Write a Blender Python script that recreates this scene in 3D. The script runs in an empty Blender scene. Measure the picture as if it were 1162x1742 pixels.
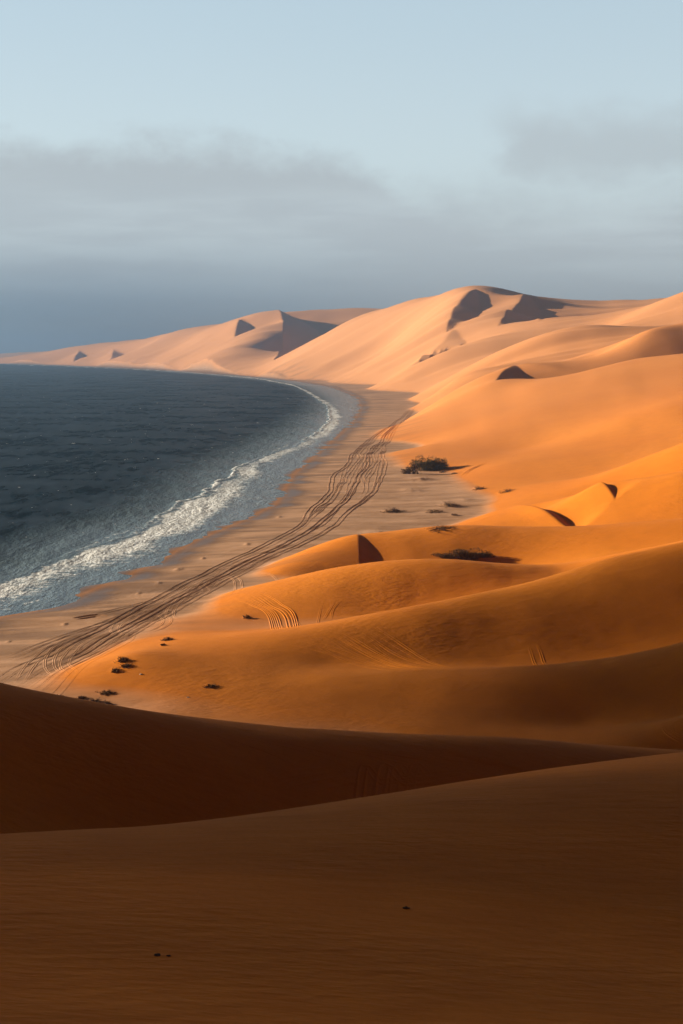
import bpy, math, random
import numpy as np
rng = np.random.default_rng(7)
random.seed(7)
SC = bpy.context.scene
COL = SC.collection

# ------------------------------------------------------------------ camera
H0 = 60.0                       # height of the eye above the sea
FPX = 50.0 / 36.0 * 1742.0      # focal length in photo pixels
TH = math.atan((871.0 - 590.0) / FPX)
cam_d = bpy.data.cameras.new('camera')
cam_d.sensor_fit = 'VERTICAL'; cam_d.sensor_height = 36.0; cam_d.lens = 50.0
cam_d.clip_start = 0.5; cam_d.clip_end = 80000.0
cam = bpy.data.objects.new('camera', cam_d); COL.objects.link(cam)
cam.location = (0, 0, H0); cam.rotation_euler = (math.pi / 2 - TH, 0, 0)
SC.camera = cam

# ------------------------------------------------------------------ sun, sky, exposure
SUN_EL = math.radians(12.5)
SUN_AHEAD = math.radians(18.0)   # the sun stands to the left, a little ahead of the camera
sd = (-math.cos(SUN_EL) * math.cos(SUN_AHEAD), math.cos(SUN_EL) * math.sin(SUN_AHEAD), math.sin(SUN_EL))
sun_d = bpy.data.lights.new('sun', 'SUN'); sun_d.energy = 5.0; sun_d.angle = math.radians(0.6)
sun_d.color = (1.0, 0.80, 0.56)
sun = bpy.data.objects.new('sun', sun_d); COL.objects.link(sun)
from mathutils import Vector
sun.rotation_euler = Vector(sd).to_track_quat('Z', 'Y').to_euler()
sun.location = (-300, 100, 300)

world = bpy.data.worlds.new('World'); SC.world = world; world.use_nodes = True
def build_world():
    nt = world.node_tree; nt.nodes.clear(); N = nt.nodes; L = nt.links
    def m(op, a, b=None, clamp=False):
        x = N.new('ShaderNodeMath'); x.operation = op; x.use_clamp = clamp
        for i, v in enumerate((a, b)):
            if v is None: continue
            if isinstance(v, (int, float)): x.inputs[i].default_value = v
            else: L.new(v, x.inputs[i])
        return x.outputs[0]
    def mr(f, a, b, c=0.0, d=1.0):
        x = N.new('ShaderNodeMapRange'); x.interpolation_type = 'SMOOTHSTEP'
        for i, v in enumerate((a, b, c, d)): x.inputs[i + 1].default_value = v
        L.new(f, x.inputs[0]); return x.outputs[0]
    def mix(f, a, b):
        x = N.new('ShaderNodeMix'); x.data_type = 'RGBA'
        for i, v in ((0, f), (6, a), (7, b)):
            if isinstance(v, (int, float)): x.inputs[i].default_value = v
            elif isinstance(v, tuple): x.inputs[i].default_value = (*v, 1)
            else: L.new(v, x.inputs[i])
        return x.outputs[2]
    def ns(scale, stretch, detail, rough, off=(0, 0, 0)):
        mp = N.new('ShaderNodeMapping'); mp.inputs['Scale'].default_value = stretch; mp.inputs['Location'].default_value = off
        L.new(tc.outputs['Generated'], mp.inputs[0]); t = N.new('ShaderNodeTexNoise'); t.inputs['Scale'].default_value = scale
        t.inputs['Detail'].default_value = detail; t.inputs['Roughness'].default_value = rough; L.new(mp.outputs[0], t.inputs['Vector']); return t.outputs[0]
    out = N.new('ShaderNodeOutputWorld'); bg = N.new('ShaderNodeBackground')
    bg.inputs['Strength'].default_value = 0.1
    sky = N.new('ShaderNodeTexSky'); sky.sky_type = 'NISHITA'; sky.sun_disc = False
    sky.sun_elevation = SUN_EL; sky.sun_rotation = math.atan2(sd[0], sd[1])
    sky.altitude = 60; sky.air_density = 1.0; sky.dust_density = 1.0; sky.ozone_density = 1.5
    tc = N.new('ShaderNodeTexCoord'); sp = N.new('ShaderNodeSeparateXYZ'); L.new(tc.outputs['Generated'], sp.inputs[0])
    x, y, z = sp.outputs
    # a thin bright veil of high cloud low over the bay, unseen sky overhead and behind darkened to cut the fill light
    veil = mix(mr(z, 0.10, 0.26), (3.15, 3.7, 3.92), (2.55, 3.2, 3.6))
    c = mix(0.85, sky.outputs[0], veil)
    dim_sky = mix(ns(3.0, (1, 1, 2), 4, 0.5), (0.085, 0.036, 0.034), (0.13, 0.066, 0.066))
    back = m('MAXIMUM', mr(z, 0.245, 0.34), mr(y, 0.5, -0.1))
    c = mix(back, c, dim_sky)
    # grey bank of sea cloud
    puff = m('SUBTRACT', m('ADD', m('MULTIPLY', ns(11.0, (1, 1, 1.5), 8, 0.62), 0.65), m('MULTIPLY', ns(30.0, (1, 1, 1.6), 6, 0.6, (3, 1, 2)), 0.35)), 0.5)
    zz = m('ADD', z, m('MULTIPLY', puff, 0.085))
    top = m('ADD', 0.144, mr(x, -0.05, 0.11, 0.0, -0.052))
    d1 = mr(m('SUBTRACT', top, zz), -0.006, 0.026)
    z2 = m('SUBTRACT', 0.026, m('ABSOLUTE', m('SUBTRACT', zz, 0.134)))
    x2 = mr(m('ADD', x, m('MULTIPLY', puff, 0.12)), 0.085, 0.125)
    d2 = m('MULTIPLY', m('MULTIPLY', mr(z2, -0.016, 0.026), x2), 0.7)
    low = mr(zz, 0.128, 0.07)
    fwd = mr(y, 0.0, 0.4)
    streak = mr(ns(6.0, (1, 1, 7), 5, 0.5, (2, 1, 4)), 0.42, 0.62)
    g1 = mix(streak, (2.3, 2.55, 2.75), (2.7, 3.05, 3.25))
    g1 = mix(mr(z, 0.125, 0.085), (2.2, 2.4, 2.55), g1)
    cl = mix(m('MULTIPLY', m('MAXIMUM', m('MAXIMUM', d1, d2), low), m('MULTIPLY', fwd, 0.78)), c, g1)
    haze_low = mix(mr(x, -0.22, 0.2), (1.15, 1.5, 1.85), (2.1, 2.5, 2.75))
    c = mix(m('MULTIPLY', mr(z, 0.088, 0.012), fwd), cl, haze_low)
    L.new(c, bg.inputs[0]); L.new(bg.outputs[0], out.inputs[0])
build_world()
SC.view_settings.view_transform = 'Standard'; SC.view_settings.look = 'None'
SC.view_settings.exposure = 1.1; SC.view_settings.gamma = 1.0
SC.cycles.use_denoising = True; SC.cycles.denoiser = 'OPENIMAGEDENOISE'; SC.cycles.denoising_input_passes = 'RGB_ALBEDO_NORMAL'; SC.cycles.denoising_prefilter = 'ACCURATE'; SC.cycles.use_adaptive_sampling = False
SC.cycles.max_bounces = 5; SC.cycles.volume_bounces = 1

# ------------------------------------------------------------------ helpers
CT, ST = math.cos(TH), math.sin(TH)
def ray(px, py):
    """slope (z per metre ahead) and side (x per metre ahead) of a line of sight"""
    a = (px - 581.0) / FPX; b = -(py - 871.0) / FPX
    y = CT + b * ST
    return a / y, (-ST + b * CT) / y
def at_depth(px, py, Y):
    u, s = ray(px, py); return (u * Y, Y, H0 + s * Y)
def at_z(px, py, z):
    u, s = ray(px, py); Y = (z - H0) / s; return (u * Y, Y, z)

def lattice(ix, iy, seed):
    h = (ix.astype(np.int64) * 374761393 + iy.astype(np.int64) * 668265263 + seed * 974634777) & 0xffffffff
    h = ((h ^ (h >> 13)) * 1274126177) & 0xffffffff
    return ((h ^ (h >> 16)) & 0xffff) / 65535.0
def noise(x, y, seed=0):
    x0 = np.floor(x); y0 = np.floor(y); fx = x - x0; fy = y - y0
    fx = fx * fx * fx * (fx * (fx * 6 - 15) + 10); fy = fy * fy * fy * (fy * (fy * 6 - 15) + 10)
    x0 = x0.astype(np.int64); y0 = y0.astype(np.int64)
    a = lattice(x0, y0, seed); b = lattice(x0 + 1, y0, seed); c = lattice(x0, y0 + 1, seed); d = lattice(x0 + 1, y0 + 1, seed)
    return (a + (b - a) * fx + (c - a) * fy + (a - b - c + d) * fx * fy) * 2 - 1
def fbm(x, y, seed=0, o=4):
    s = 0; a = 0.5
    for k in range(o):
        s = s + a * noise(x, y, seed + k * 17); x = x * 2.03 + 5.1; y = y * 2.03 + 1.7; a *= 0.5
    return s
def sstep(a, b, x):
    t = np.clip((x - a) / (b - a), 0, 1); return t * t * (3 - 2 * t)
def catmull(P, step):
    P = np.array(P, float); out = []
    for i in range(len(P) - 1):
        p0 = P[max(i - 1, 0)]; p1 = P[i]; p2 = P[i + 1]; p3 = P[min(i + 2, len(P) - 1)]
        n = max(1, int(math.ceil(np.abs(p2 - p1)[0] / step)))
        for k in range(n):
            t = k / n
            out.append(0.5 * ((2 * p1) + (-p0 + p2) * t + (2 * p0 - 5 * p1 + 4 * p2 - p3) * t * t + (-p0 + 3 * p1 - 3 * p2 + p3) * t ** 3))
    out.append(P[-1]); return np.array(out)
def poly_dist(X, Y, P):
    """signed distance to an open polyline (positive on its right-hand side), and the place along it"""
    best = np.full(X.shape, 1e18); sg = np.zeros(X.shape); par = np.zeros(X.shape); acc = 0.0
    for i in range(len(P) - 1):
        ax, ay = P[i][:2]; bx, by = P[i + 1][:2]; dx, dy = bx - ax, by - ay; l2 = dx * dx + dy * dy + 1e-9
        t = np.clip(((X - ax) * dx + (Y - ay) * dy) / l2, 0, 1)
        ex = X - (ax + t * dx); ey = Y - (ay + t * dy); d = ex * ex + ey * ey
        m = d < best
        best = np.where(m, d, best); sg = np.where(m, np.sign(ex * dy - ey * dx), sg)
        par = np.where(m, i + t, par)
    return np.sqrt(best) * np.where(sg == 0, 1, sg), par

# ------------------------------------------------------------------ the lie of the land
SHORE_PX = [(0, 1050), (70, 1036), (130, 1012), (200, 985), (260, 957), (330, 918), (400, 890), (465, 858), (495, 808),
            (555, 757), (596, 722), (613, 695), (607, 676), (565, 659), (500, 648), (400, 638), (250, 628), (120, 622.5), (0, 618.5)]
SHORE = [(-700, -250), (-420, 0), (-330, 90), (-230, 170), (-150, 220), (-105, 262)] + [at_z(a, b, 0)[:2] for a, b in SHORE_PX] \
    + [(-2500, 6300), (-9000, 9500), (-30000, 14000)]
SHORE = [tuple(p) for p in SHORE]

Z0 = 2.2
ctrl = []    # (x, y, z) the dune surface passes through
def C(*pts, step=130):
    """a line seen in the photo: pixel and distance ahead"""
    for px, py, Y in catmull(pts, step): ctrl.append(at_depth(px, py, Y))
def T(*pts, step=130):
    """a line of known height (hidden hollows): pixel column, distance, height"""
    for px, Y, z in catmull(pts, step): ctrl.append((ray(px, 900)[0] * Y, Y, z))
def W(*pts):
    for p in pts: ctrl.append(p)
def FOOT(*pts, z=2.4):
    for px, py in pts: ctrl.append(at_z(px, py, z))
def LOW(*pts, z=-2.0, k=0.012):
    for px, py in pts:
        x, y, _ = at_z(px, py, 2.0); ctrl.append((x, y, Z0 - k * y))

# underfoot
W((0, -8, 58.0), (0, 0, 57.2), (-9, 0, 58), (9, 0, 56.6), (0, 4, 55.4), (0, 9, 53.0), (-8, 9, 53.6), (8, 9, 52.4), (0, 20, 47.3), (-10, 20, 48), (12, 20, 46.4), (-30, 20, 50), (-55, 20, 53), (-95, 20, 57), (-95, -8, 59), (-50, 0, 59), (22, 32, 41.5), (-140, 40, 48), (-140, 80, 46))
C((-200, 1742, 42), (300, 1742, 44), (800, 1742, 46), (1400, 1742, 48), step=250)
C((-200, 1580, 56), (300, 1570, 58), (800, 1550, 62), (1400, 1530, 66), step=250)
C((-200, 1430, 75), (0, 1418, 80), (200, 1412, 85), (400, 1400, 92), (600, 1378, 98), (800, 1350, 104), (1000, 1328, 109), (1162, 1310, 114), (1350, 1288, 118))
T((-200, 98, 24), (0, 106, 20), (200, 112, 17), (400, 118, 15), (600, 124, 14), (800, 132, 12), (1000, 142, 11), (1162, 150, 10), (1300, 158, 9))
# second ridge, climbing to a big dune out of frame on the left
C((0, 1174, 138), (100, 1193, 140), (200, 1207, 142), (400, 1234, 147), (550, 1248, 150), (700, 1254, 154), (850, 1258, 158), (1000, 1267, 164), (1162, 1277, 172), (1300, 1290, 178))
W((-60, 126, 37), (-85, 118, 46), (-112, 112, 52), (-105, 75, 52), (-100, 40, 54), (-95, 0, 58), (-62, 60, 42), (-62, 30, 50), (-46, 90, 31), (-120, 150, 40), (-115, 178, 22), (-170, 110, 40), (-220, 90, 15), (-180, 30, 50), (-90, 180, 22), (-70, 205, 5), (-130, 200, 8))
T((0, 175, 7), (200, 176, 6), (400, 178, 5), (600, 180, 4.5), (800, 184, 4.5), (1000, 186, 5), (1162, 188, 5), (1300, 188, 6))
T((100, 218, 2.2), (200, 213, 2.6), (400, 212, 3), (600, 212, 3.3))
C((720, 1252, 203), (850, 1246, 204), (950, 1242, 204), (1080, 1232, 202), (1162, 1218, 198), (1300, 1190, 192))
T((1000, 210, 4), (1162, 206, 6), (1300, 202, 8))
T((200, 232, 2.8), (300, 228, 3.2), (500, 224, 3.8), (700, 222, 4.3))
C((560, 1146, 236), (700, 1142, 235), (850, 1138, 232), (1000, 1125, 228), (1162, 1098, 222), (1300, 1065, 216))
T((560, 245, 4.7), (700, 245, 4.8), (850, 245, 4.7), (1000, 247, 5), (1162, 248, 6.5), (1300, 244, 9))
C((230, 1108, 250), (300, 1103, 254), (400, 1093, 257), (560, 1065, 262), (700, 1035, 267), (820, 1010, 273), (900, 990, 278), (1050, 945, 281), (1162, 922, 282), (1300, 900, 282))
T((400, 284, 3.2), (560, 290, 3.2), (700, 297, 3.2), (820, 303, 5), (900, 308, 7), (1050, 308, 8), (1162, 308, 11), (1300, 308, 15))
C((440, 992, 325), (500, 977, 327), (560, 963, 328), (640, 953, 327), (720, 950, 326), (800, 957, 324), (900, 965, 324), (960, 967, 324), (1030, 950, 326), (1162, 922, 328), (1300, 895, 328))
T((470, 353, 2.4), (560, 356, 2.8), (640, 357, 2.6), (720, 358, 2.6), (800, 360, 2.8), (900, 358, 4), (1000, 355, 7), (1162, 350, 11), (1300, 348, 15))
C((480, 965, 360), (540, 938, 372), (610, 907, 384), (640, 905, 386), (700, 901, 386), (800, 898, 384), (900, 904, 380), (1000, 899, 378), (1080, 893, 375), (1162, 885, 372), (1300, 872, 368))
T((610, 415, 2.6), (700, 425, 2.8), (767, 430, 3.2), (860, 430, 4.2), (945, 425, 5), (1050, 415, 8), (1162, 408, 11), (1300, 400, 15))
C((767, 896, 452), (810, 880, 462), (850, 867, 468), (885, 861, 470), step=60)
C((940, 852, 462), (985, 838, 458), (1016, 824, 455), (1080, 817, 448), (1162, 805, 440), (1300, 785, 430))
T((940, 490, 7), (1016, 485, 10), (1080, 480, 13), (1162, 475, 17), (1300, 470, 24))
C((930, 835, 520), (1010, 812, 525), (1080, 785, 520), (1162, 756, 512), (1300, 710, 500))
T((930, 555, 7), (1010, 565, 9), (1080, 560, 14), (1162, 555, 20), (1300, 550, 30))
# the big smooth slope behind
C((760, 745, 830), (800, 700, 950), (850, 665, 1010), step=60)
C((850, 790, 640), (900, 760, 720), (900, 700, 850), (1000, 760, 660), step=300)
C((1000, 700, 800), (1100, 700, 720), (1100, 650, 900), step=300)
C((800, 652, 1120), (850, 645, 1060), (920, 655, 980), (974, 654, 950), (1042, 625, 1000), (1086, 609, 1040), (1162, 613, 1060), (1300, 600, 1080))
C((871, 621, 1160))
T((910, 1110, 38), (974, 1080, 33), (1042, 1110, 41), (1100, 1120, 45), (1200, 1120, 46))
C((915, 628, 1230), (978, 607, 1200), (1018, 600, 1190), (1058, 581, 1180), (1106, 559, 1180), (1162, 558, 1180), (1300, 550, 1180))
T((915, 1350, 42), (978, 1330, 50), (1058, 1320, 62), (1162, 1320, 72), (1300, 1320, 76))
C((875, 617, 1480), (907, 585, 1540), (946, 563, 1580), (986, 553, 1600), (1026, 552, 1600), (1066, 555, 1600), (1110, 560, 1600), (1162, 552, 1600), (1300, 540, 1600), step=60)
T((986, 1750, 76), (1066, 1750, 80), (1162, 1720, 90))
C((1000, 565, 1900), (1062, 540, 1950), (1098, 524, 1930), (1130, 508, 1900), (1162, 498, 1880), (1300, 470, 1850))
T((1000, 2250, 100), (1062, 2250, 112), (1162, 2250, 130))
C((933, 518, 2500), (1000, 514, 2600), (1060, 511, 2650), (1117, 512, 2650), (1180, 505, 2600))
T((933, 2900, 110), (1060, 3000, 120), (1160, 3000, 120))
# the massif on the bay
C((895, 504, 2450), (850, 505, 2450), (820, 495, 2480), (800, 491, 2500), (779, 492, 2560), (750, 501, 2700), (720, 505, 2780), (690, 515, 2830), (620, 537, 2900), (540, 575, 3010), (480, 605, 3150), step=40)
T((895, 2800, 130), (800, 2850, 140), (720, 3100, 130), (620, 3200, 95), (540, 3300, 55), (480, 3400, 28))
C((780, 640, 1400)); C((850, 600, 1700)); C((760, 600, 1950)); C((700, 600, 2250)); C((650, 600, 2500))
C((850, 550, 2200)); C((800, 530, 2350)); C((900, 548, 2100)); C((740, 560, 2300))
# dunes at the far end of the bay
C((490, 545, 3650), (470, 548, 3670), (440, 552, 3700), (408, 547, 3800), (350, 562, 3950), (300, 575, 4150), (270, 573, 4400), (190, 590, 4700), (130, 592, 5000), (60, 601, 5300), (0, 608, 5600), step=50)
C((530, 538, 4200)); C((610, 537, 4400)); C((270, 605, 3950)); C((350, 600, 3580)); C((430, 595, 3330)); C((200, 610, 4400)); C((120, 607, 4800)); C((50, 610, 5150)); C((460, 580, 3450))
T((481, 4700, 100), (300, 5200, 60), (100, 6200, 15), (700, 5000, 110), (1000, 5000, 110), (1300, 4000, 120), step=1000)
T((0, 6500, 4), (200, 6800, 8), (350, 7000, 15), step=300)
T((-400, 6000, -5), (-200, 6200, -3), step=300)
T((500, 8000, 60), (900, 8000, 80), (1500, 8000, 80), (0, 8000, 10), step=1000)
W((900, 900, 70), (700, 600, 60), (500, 350, 50), (300, 200, 30), (200, 100, 40), (100, 40, 45), (60, 20, 50), (120, 150, 12), (2000, 2000, 120), (4000, 5000, 100), (160, 320, 25))
# the foot of the dunes
FOOT((60, 1160), (120, 1128), (185, 1095), (260, 1055), (350, 1022), (430, 992))
FOOT((655, 748), (668, 768), (690, 795), (760, 803), (800, 835), (825, 862), (760, 898), (690, 720))
FOOT((715, 686), (702, 667), (640, 656), (540, 646), (440, 638), (300, 630), (150, 623.5), (0, 619))
LOW((30, 1120), (100, 1080), (200, 1030), (300, 990), (400, 950), (500, 915), (560, 880), (600, 840), (620, 800), (700, 850), (700, 880), (620, 760), (650, 710), (670, 690), (640, 675))
LOW((0, 1000), (200, 900), (350, 800), (450, 720), (550, 690), (0, 850), (200, 720), (0, 700), (400, 650), (200, 640), (0, 640), (-800, 800), (-800, 1000), (-300, 1050), (-800, 640), (-300, 660))

ctrl = np.array(ctrl)
def warp(x, y):
    y = np.maximum(y, -11.0) + 12.0; u = x / y
    return 0.3 * np.arcsinh(u / 0.3), np.log(y)
cu, cv = warp(ctrl[:, 0], ctrl[:, 1]); cq = (ctrl[:, 2] - Z0) / (ctrl[:, 1] + 12.0)
def phi(r2): return 0.5 * r2 * np.log(r2 + 1e-12)
n = len(ctrl)
K = phi((cu[:, None] - cu[None]) ** 2 + (cv[:, None] - cv[None]) ** 2) + np.eye(n) * 5e-7
Pm = np.stack([np.ones(n), cu, cv], 1)
A = np.block([[K, Pm], [Pm.T, np.zeros((3, 3))]])
sol = np.linalg.solve(A, np.concatenate([cq, np.zeros(3)]))
def tps(x, y):
    u, v = warp(x, y); u = u.ravel(); v = v.ravel(); res = np.zeros(u.shape)
    for i in range(0, len(u), 20000):
        a = u[i:i + 20000]; b = v[i:i + 20000]
        res[i:i + 20000] = phi((a[:, None] - cu) ** 2 + (b[:, None] - cv) ** 2) @ sol[:n] + sol[n] + a * sol[n + 1] + b * sol[n + 2]
    return res.reshape(x.shape)

# grid: rows by distance, columns by bearing, widening out of frame
rows = [np.log(4.0)]
while rows[-1] < np.log(9512):
    y = math.exp(rows[-1]) - 12.0; rows.append(rows[-1] + (0.05 if y < 25 else 0.008 if y < 150 else 0.0032 if y < 1700 else 0.0045))
rows = np.array(rows)
ts = np.linspace(-0.285, 0.285, 761)
ex = (np.linspace(0, 1, 46)[1:]) ** 1.6
NV, NU = len(rows), len(ts) + 2 * len(ex)
YP = np.exp(rows)[:, None]; Yc = YP - 12.0
wid = 260 + 0.55 * YP
GX = np.concatenate([-0.285 * YP - ex[::-1][None] * wid, ts[None] * YP, 0.285 * YP + ex[None] * wid], 1)
GY = np.repeat(Yc, NU, 1)
# the smooth surface is evaluated on every third line and interpolated between
ri = np.unique(np.append(np.arange(0, NV, 3), NV - 1)); ci = np.unique(np.append(np.arange(0, NU, 3), NU - 1))
Q = tps(GX[np.ix_(ri, ci)], GY[np.ix_(ri, ci)])
def cubic_up(F, idx, m, axis):
    F = np.moveaxis(F, axis, 0); x = np.interp(np.arange(m), idx, np.arange(len(idx))); k = np.clip(np.floor(x).astype(int), 0, len(idx) - 2); t = (x - k)[:, None]
    g = lambda j: F[np.clip(j, 0, len(idx) - 1)]
    p0, p1, p2, p3 = g(k - 1), g(k), g(k + 1), g(k + 2)
    R = 0.5 * (2 * p1 + (-p0 + p2) * t + (2 * p0 - 5 * p1 + 4 * p2 - p3) * t * t + (-p0 + 3 * p1 - 3 * p2 + p3) * t ** 3)
    return np.moveaxis(R, 0, axis)
Q = cubic_up(cubic_up(Q, ri, NV, 0), ci, NU, 1)
DZ = Q * (GY + 12.0)                                     # dune height over the beach
kk = 0.25 + 0.0006 * GY
DUNE = 0.5 * (DZ + np.sqrt(DZ * DZ + kk * kk)) - 0.0
SHD, _ = poly_dist(GX, GY, SHORE)                # + inland, - at sea
cusp = fbm(GX / 60.0 + 3, GY / 13.0 + 0.35 * np.sin(GX / 22.0), 5, 3)
SHW = SHD + 9.0 * cusp * np.exp(-np.clip(SHD, -30, 900) / 60.0)
ZB = np.where(SHW > 0, Z0 * (1 - np.exp(-np.maximum(SHW, 0) / 38.0)), np.maximum(SHW * 0.04, -6))
LAND = sstep(-4, 6, SHD)
ZT = ZB + DUNE * LAND
beachm = np.clip(1 - DUNE / 1.2, 0, 1)
ZT += LAND * beachm * sstep(2, 25, SHD) * ((0.34 - 0.14 * sstep(60, 140, SHD)) * fbm(GX / 34.0, GY / 9.0 + 0.5 * np.sin(GX / 13.0), 21, 4) + 0.12 * fbm(GX / 9.0, GY / 5.0, 3, 3))
ZT += LAND * (1 - beachm) * (0.0012 * GY + 0.08) * fbm(GX / (0.05 * GY + 14.0), GY / (0.07 * GY + 14.0), 9, 3)
EXTRA = []
def carve(pts, width, depth, left=2.0, taper=0.5, up=0.35):
    """a slip face: a sharp crest, sand heaped up to it on the left, fallen away over `width` on its right-hand side"""
    global ZT
    P = np.array([at_depth(*p)[:2] for p in catmull([(i, *q) for i, q in enumerate(pts)], 0.34)[:, 1:]])
    R = width * 5 + width * left; x0, x1 = P[:, 0].min() - R, P[:, 0].max() + R; y0, y1 = P[:, 1].min() - R, P[:, 1].max() + R
    m = (GX > x0) & (GX < x1) & (GY > y0) & (GY < y1)
    d, par = poly_dist(GX[m], GY[m], P)
    a = P[0]; b = P[-1]; ta = P[1] - P[0]; tb = P[-1] - P[-2]; X = GX[m]; Y = GY[m]
    Ln = np.hypot(*(b - a)); ua = ((X - a[0]) * ta[0] + (Y - a[1]) * ta[1]) / np.hypot(*ta); ub = -((X - b[0]) * tb[0] + (Y - b[1]) * tb[1]) / np.hypot(*tb)
    end = sstep(-0.05, taper, np.minimum(ua, ub) / Ln) ** 0.6        # lower and narrower towards both horns
    s = d / (width * np.maximum(end, 0.05))
    right = np.where(s < 1, up - s, (up - 1) * (1 - sstep(1, 5, s)))
    prof = np.where(s < 0, up * np.exp(-(s / left) ** 2 * 2) * (1 - np.clip(-s / left / 2, 0, 1)), right)
    ZT[m] += depth * prof * end
ZT += LAND * sstep(900, 1800, GY) * sstep(4, 25, DUNE) * 3.2 * (noise(GX / 260.0 + 7, GY / 34.0 + GX / 400, 31) + 0.6 * noise(GX / 170.0, GY / 17.0 + GX / 300, 33))
carve([(468, 614, 3080), (479, 580, 3360), (482, 545, 3650), (470, 535, 4000)], 100, 62, 3, 0.2, 0.04)
carve([(760, 538, 2270), (777, 508, 2410), (808, 492, 2500)], 45, 21)
carve([(850, 537, 2200), (868, 520, 2320), (894, 503, 2460)], 50, 19)
carve([(690, 600, 2000), (722, 566, 2120), (770, 548, 2250)], 60, 14)
carve([(916, 541, 2140), (926, 531, 2210)], 18, 9)
for a, b in ((713, 562), (730, 570), (742, 587), (750, 579), (776, 588), (780, 650)):
    yy = 2100 if b < 600 else 1900 if b < 620 else 1250
    carve([(a, b + 6, yy - 45), (a + 2, b, yy), (a + 8, b - 4, yy + 50)], 20, 11)
carve([(842, 644, 1075), (853, 630, 1120), (875, 620, 1160)], 18, 6)
carve([(975, 915, 420), (915, 888, 448), (872, 858, 474)], 4, 2.7, 2.0, 0.3, 0.25)
carve([(1046, 836, 436), (1012, 822, 462)], 2.6, 1.5)
carve([(618, 965, 336), (612, 930, 366), (607, 904, 390)], 3.0, 0.8, 2.5, 0.35, 0.05)
carve([(398, 560, 3600), (407, 546, 3820)], 40, 24)
carve([(186, 612, 4250), (193, 594, 4560)], 45, 24)
carve([(125, 605, 4600), (134, 592, 4850)], 35, 20)
def hgt(x, y):
    """terrain height at a point, from the grid"""
    r = np.interp(math.log(max(y, -7.0) + 12.0), rows, np.arange(NV)); i = int(min(r, NV - 2)); fr = r - i
    def one(k):
        j = int(np.clip(np.searchsorted(GX[k], x) - 1, 0, NU - 2)); t = (x - GX[k, j]) / (GX[k, j + 1] - GX[k, j])
        return ZT[k, j] * (1 - t) + ZT[k, j + 1] * t
    return one(i) * (1 - fr) + one(i + 1) * fr

# ------------------------------------------------------------------ finding the ground a line of sight meets
NE = len(ex)
def hgtv(x, y):
    r_ = np.clip((np.log(np.maximum(y, -7.5) + 12) - rows[0]), 0, None); r_ = np.interp(np.log(np.maximum(y, -7.5) + 12), rows, np.arange(NV))
    c_ = np.clip((x / (y + 12) + 0.285) / 0.57 * 760, 0, 759.999) + NE
    i = np.minimum(r_.astype(int), NV - 2); j = c_.astype(int); fr = r_ - i; fc = c_ - j
    return (ZT[i, j] * (1 - fc) + ZT[i, j + 1] * fc) * (1 - fr) + (ZT[i + 1, j] * (1 - fc) + ZT[i + 1, j + 1] * fc) * fr
YS = np.geomspace(30, 7000, 6000)
def pick(px, py, near=30):
    u, s_ = ray(px, py); g = hgtv(u * YS, YS); los = H0 + s_ * YS
    k = np.argmax((g > los) & (YS > near)); Y = YS[k]
    return (u * Y, Y, float(g[k]))

SCRUB = ((668, 870, 36, 7, 'dark scrub mound standing alone on the flat beside the wheel tracks'),
          (764, 860, 34, 6, 'widest dark scrub clump on the flat below the large shrub'),
          (738, 871, 34, 4, 'sprawling low scrub on the flat just beachward of the widest clump'),
          (772, 876, 14, 2.5, 'tiny scrap of scrub just below the widest clump on the flat'),
          (813, 832, 24, 5, 'dark scrub clump at the dune foot, right of the large shrub'),
          (862, 836, 26, 5, 'dark scrub clump farthest inland, on the lower edge of the big dune slope'),
          (750, 899, 50, 2.5, 'long thin line of scrub behind the crest of the peaked dune'),
          (752, 803, 14, 3, 'small scrub tuft in the shadow of the large shrub'),
          (772, 806, 12, 2.5, 'smallest scrub tuft right of the large shrub'),
          (420, 1051, 13, 5, 'small orange brown tuft between fans of wheel ruts on the near dune'),
          (284, 1089, 22, 4, 'flat dark scrub patch on the low dune left of the rutted face'),
          (277, 1098, 11, 2, 'sliver of scrub just below the flat dark patch on the low dune'),
          (207, 1124, 22, 7, 'upper clump of the speckled scrub patch above the beach'),
          (214, 1133, 20, 4, 'middle clump of the speckled scrub patch above the beach'),
          (195, 1141, 17, 4, 'lowest clump of the speckled scrub patch above the beach'),
          (160, 1194, 26, 5, 'blackish scrub clump almost touching the shaded ridge'),
          (182, 1198, 14, 3, 'blackish scrub scrap beside the clump that nearly touches the shaded ridge'),
          (103, 1187, 18, 3, 'leftmost thin scrub patch above the shaded ridge'),
          (140, 1188, 15, 2.5, 'thin scrub patch second from the left above the shaded ridge'),
          (182, 1179, 24, 2.5, 'flat brown scrub streak under the speckled scrub patch'),
          (357, 1168, 20, 2.5, 'lone flat scrub streak in the orange hollow above the shaded ridge'))
ZT += LAND * beachm * sstep(45, 110, SHD) * 0.55 * fbm(GX / 17.0, GY / 17.0, 88, 3)
def mound(x, y, h, rx, ry):
    m = (np.abs(GX - x) < 4 * rx) & (np.abs(GY - y) < 4 * ry)
    ZT[m] += h * np.exp(-((GX[m] - x) / rx) ** 2 - ((GY[m] - y) / ry) ** 2) * (1 + 0.6 * fbm(GX[m] / (0.5 * rx), GY[m] / (0.5 * ry), 44, 3))
for px, py, w, h, _ in SCRUB:
    x, y, z = pick(px, py, 195); k = y / FPX; mound(x, y, 0.55 * max(h * k, 0.3), 0.42 * w * k, 0.45 * w * k)
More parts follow.
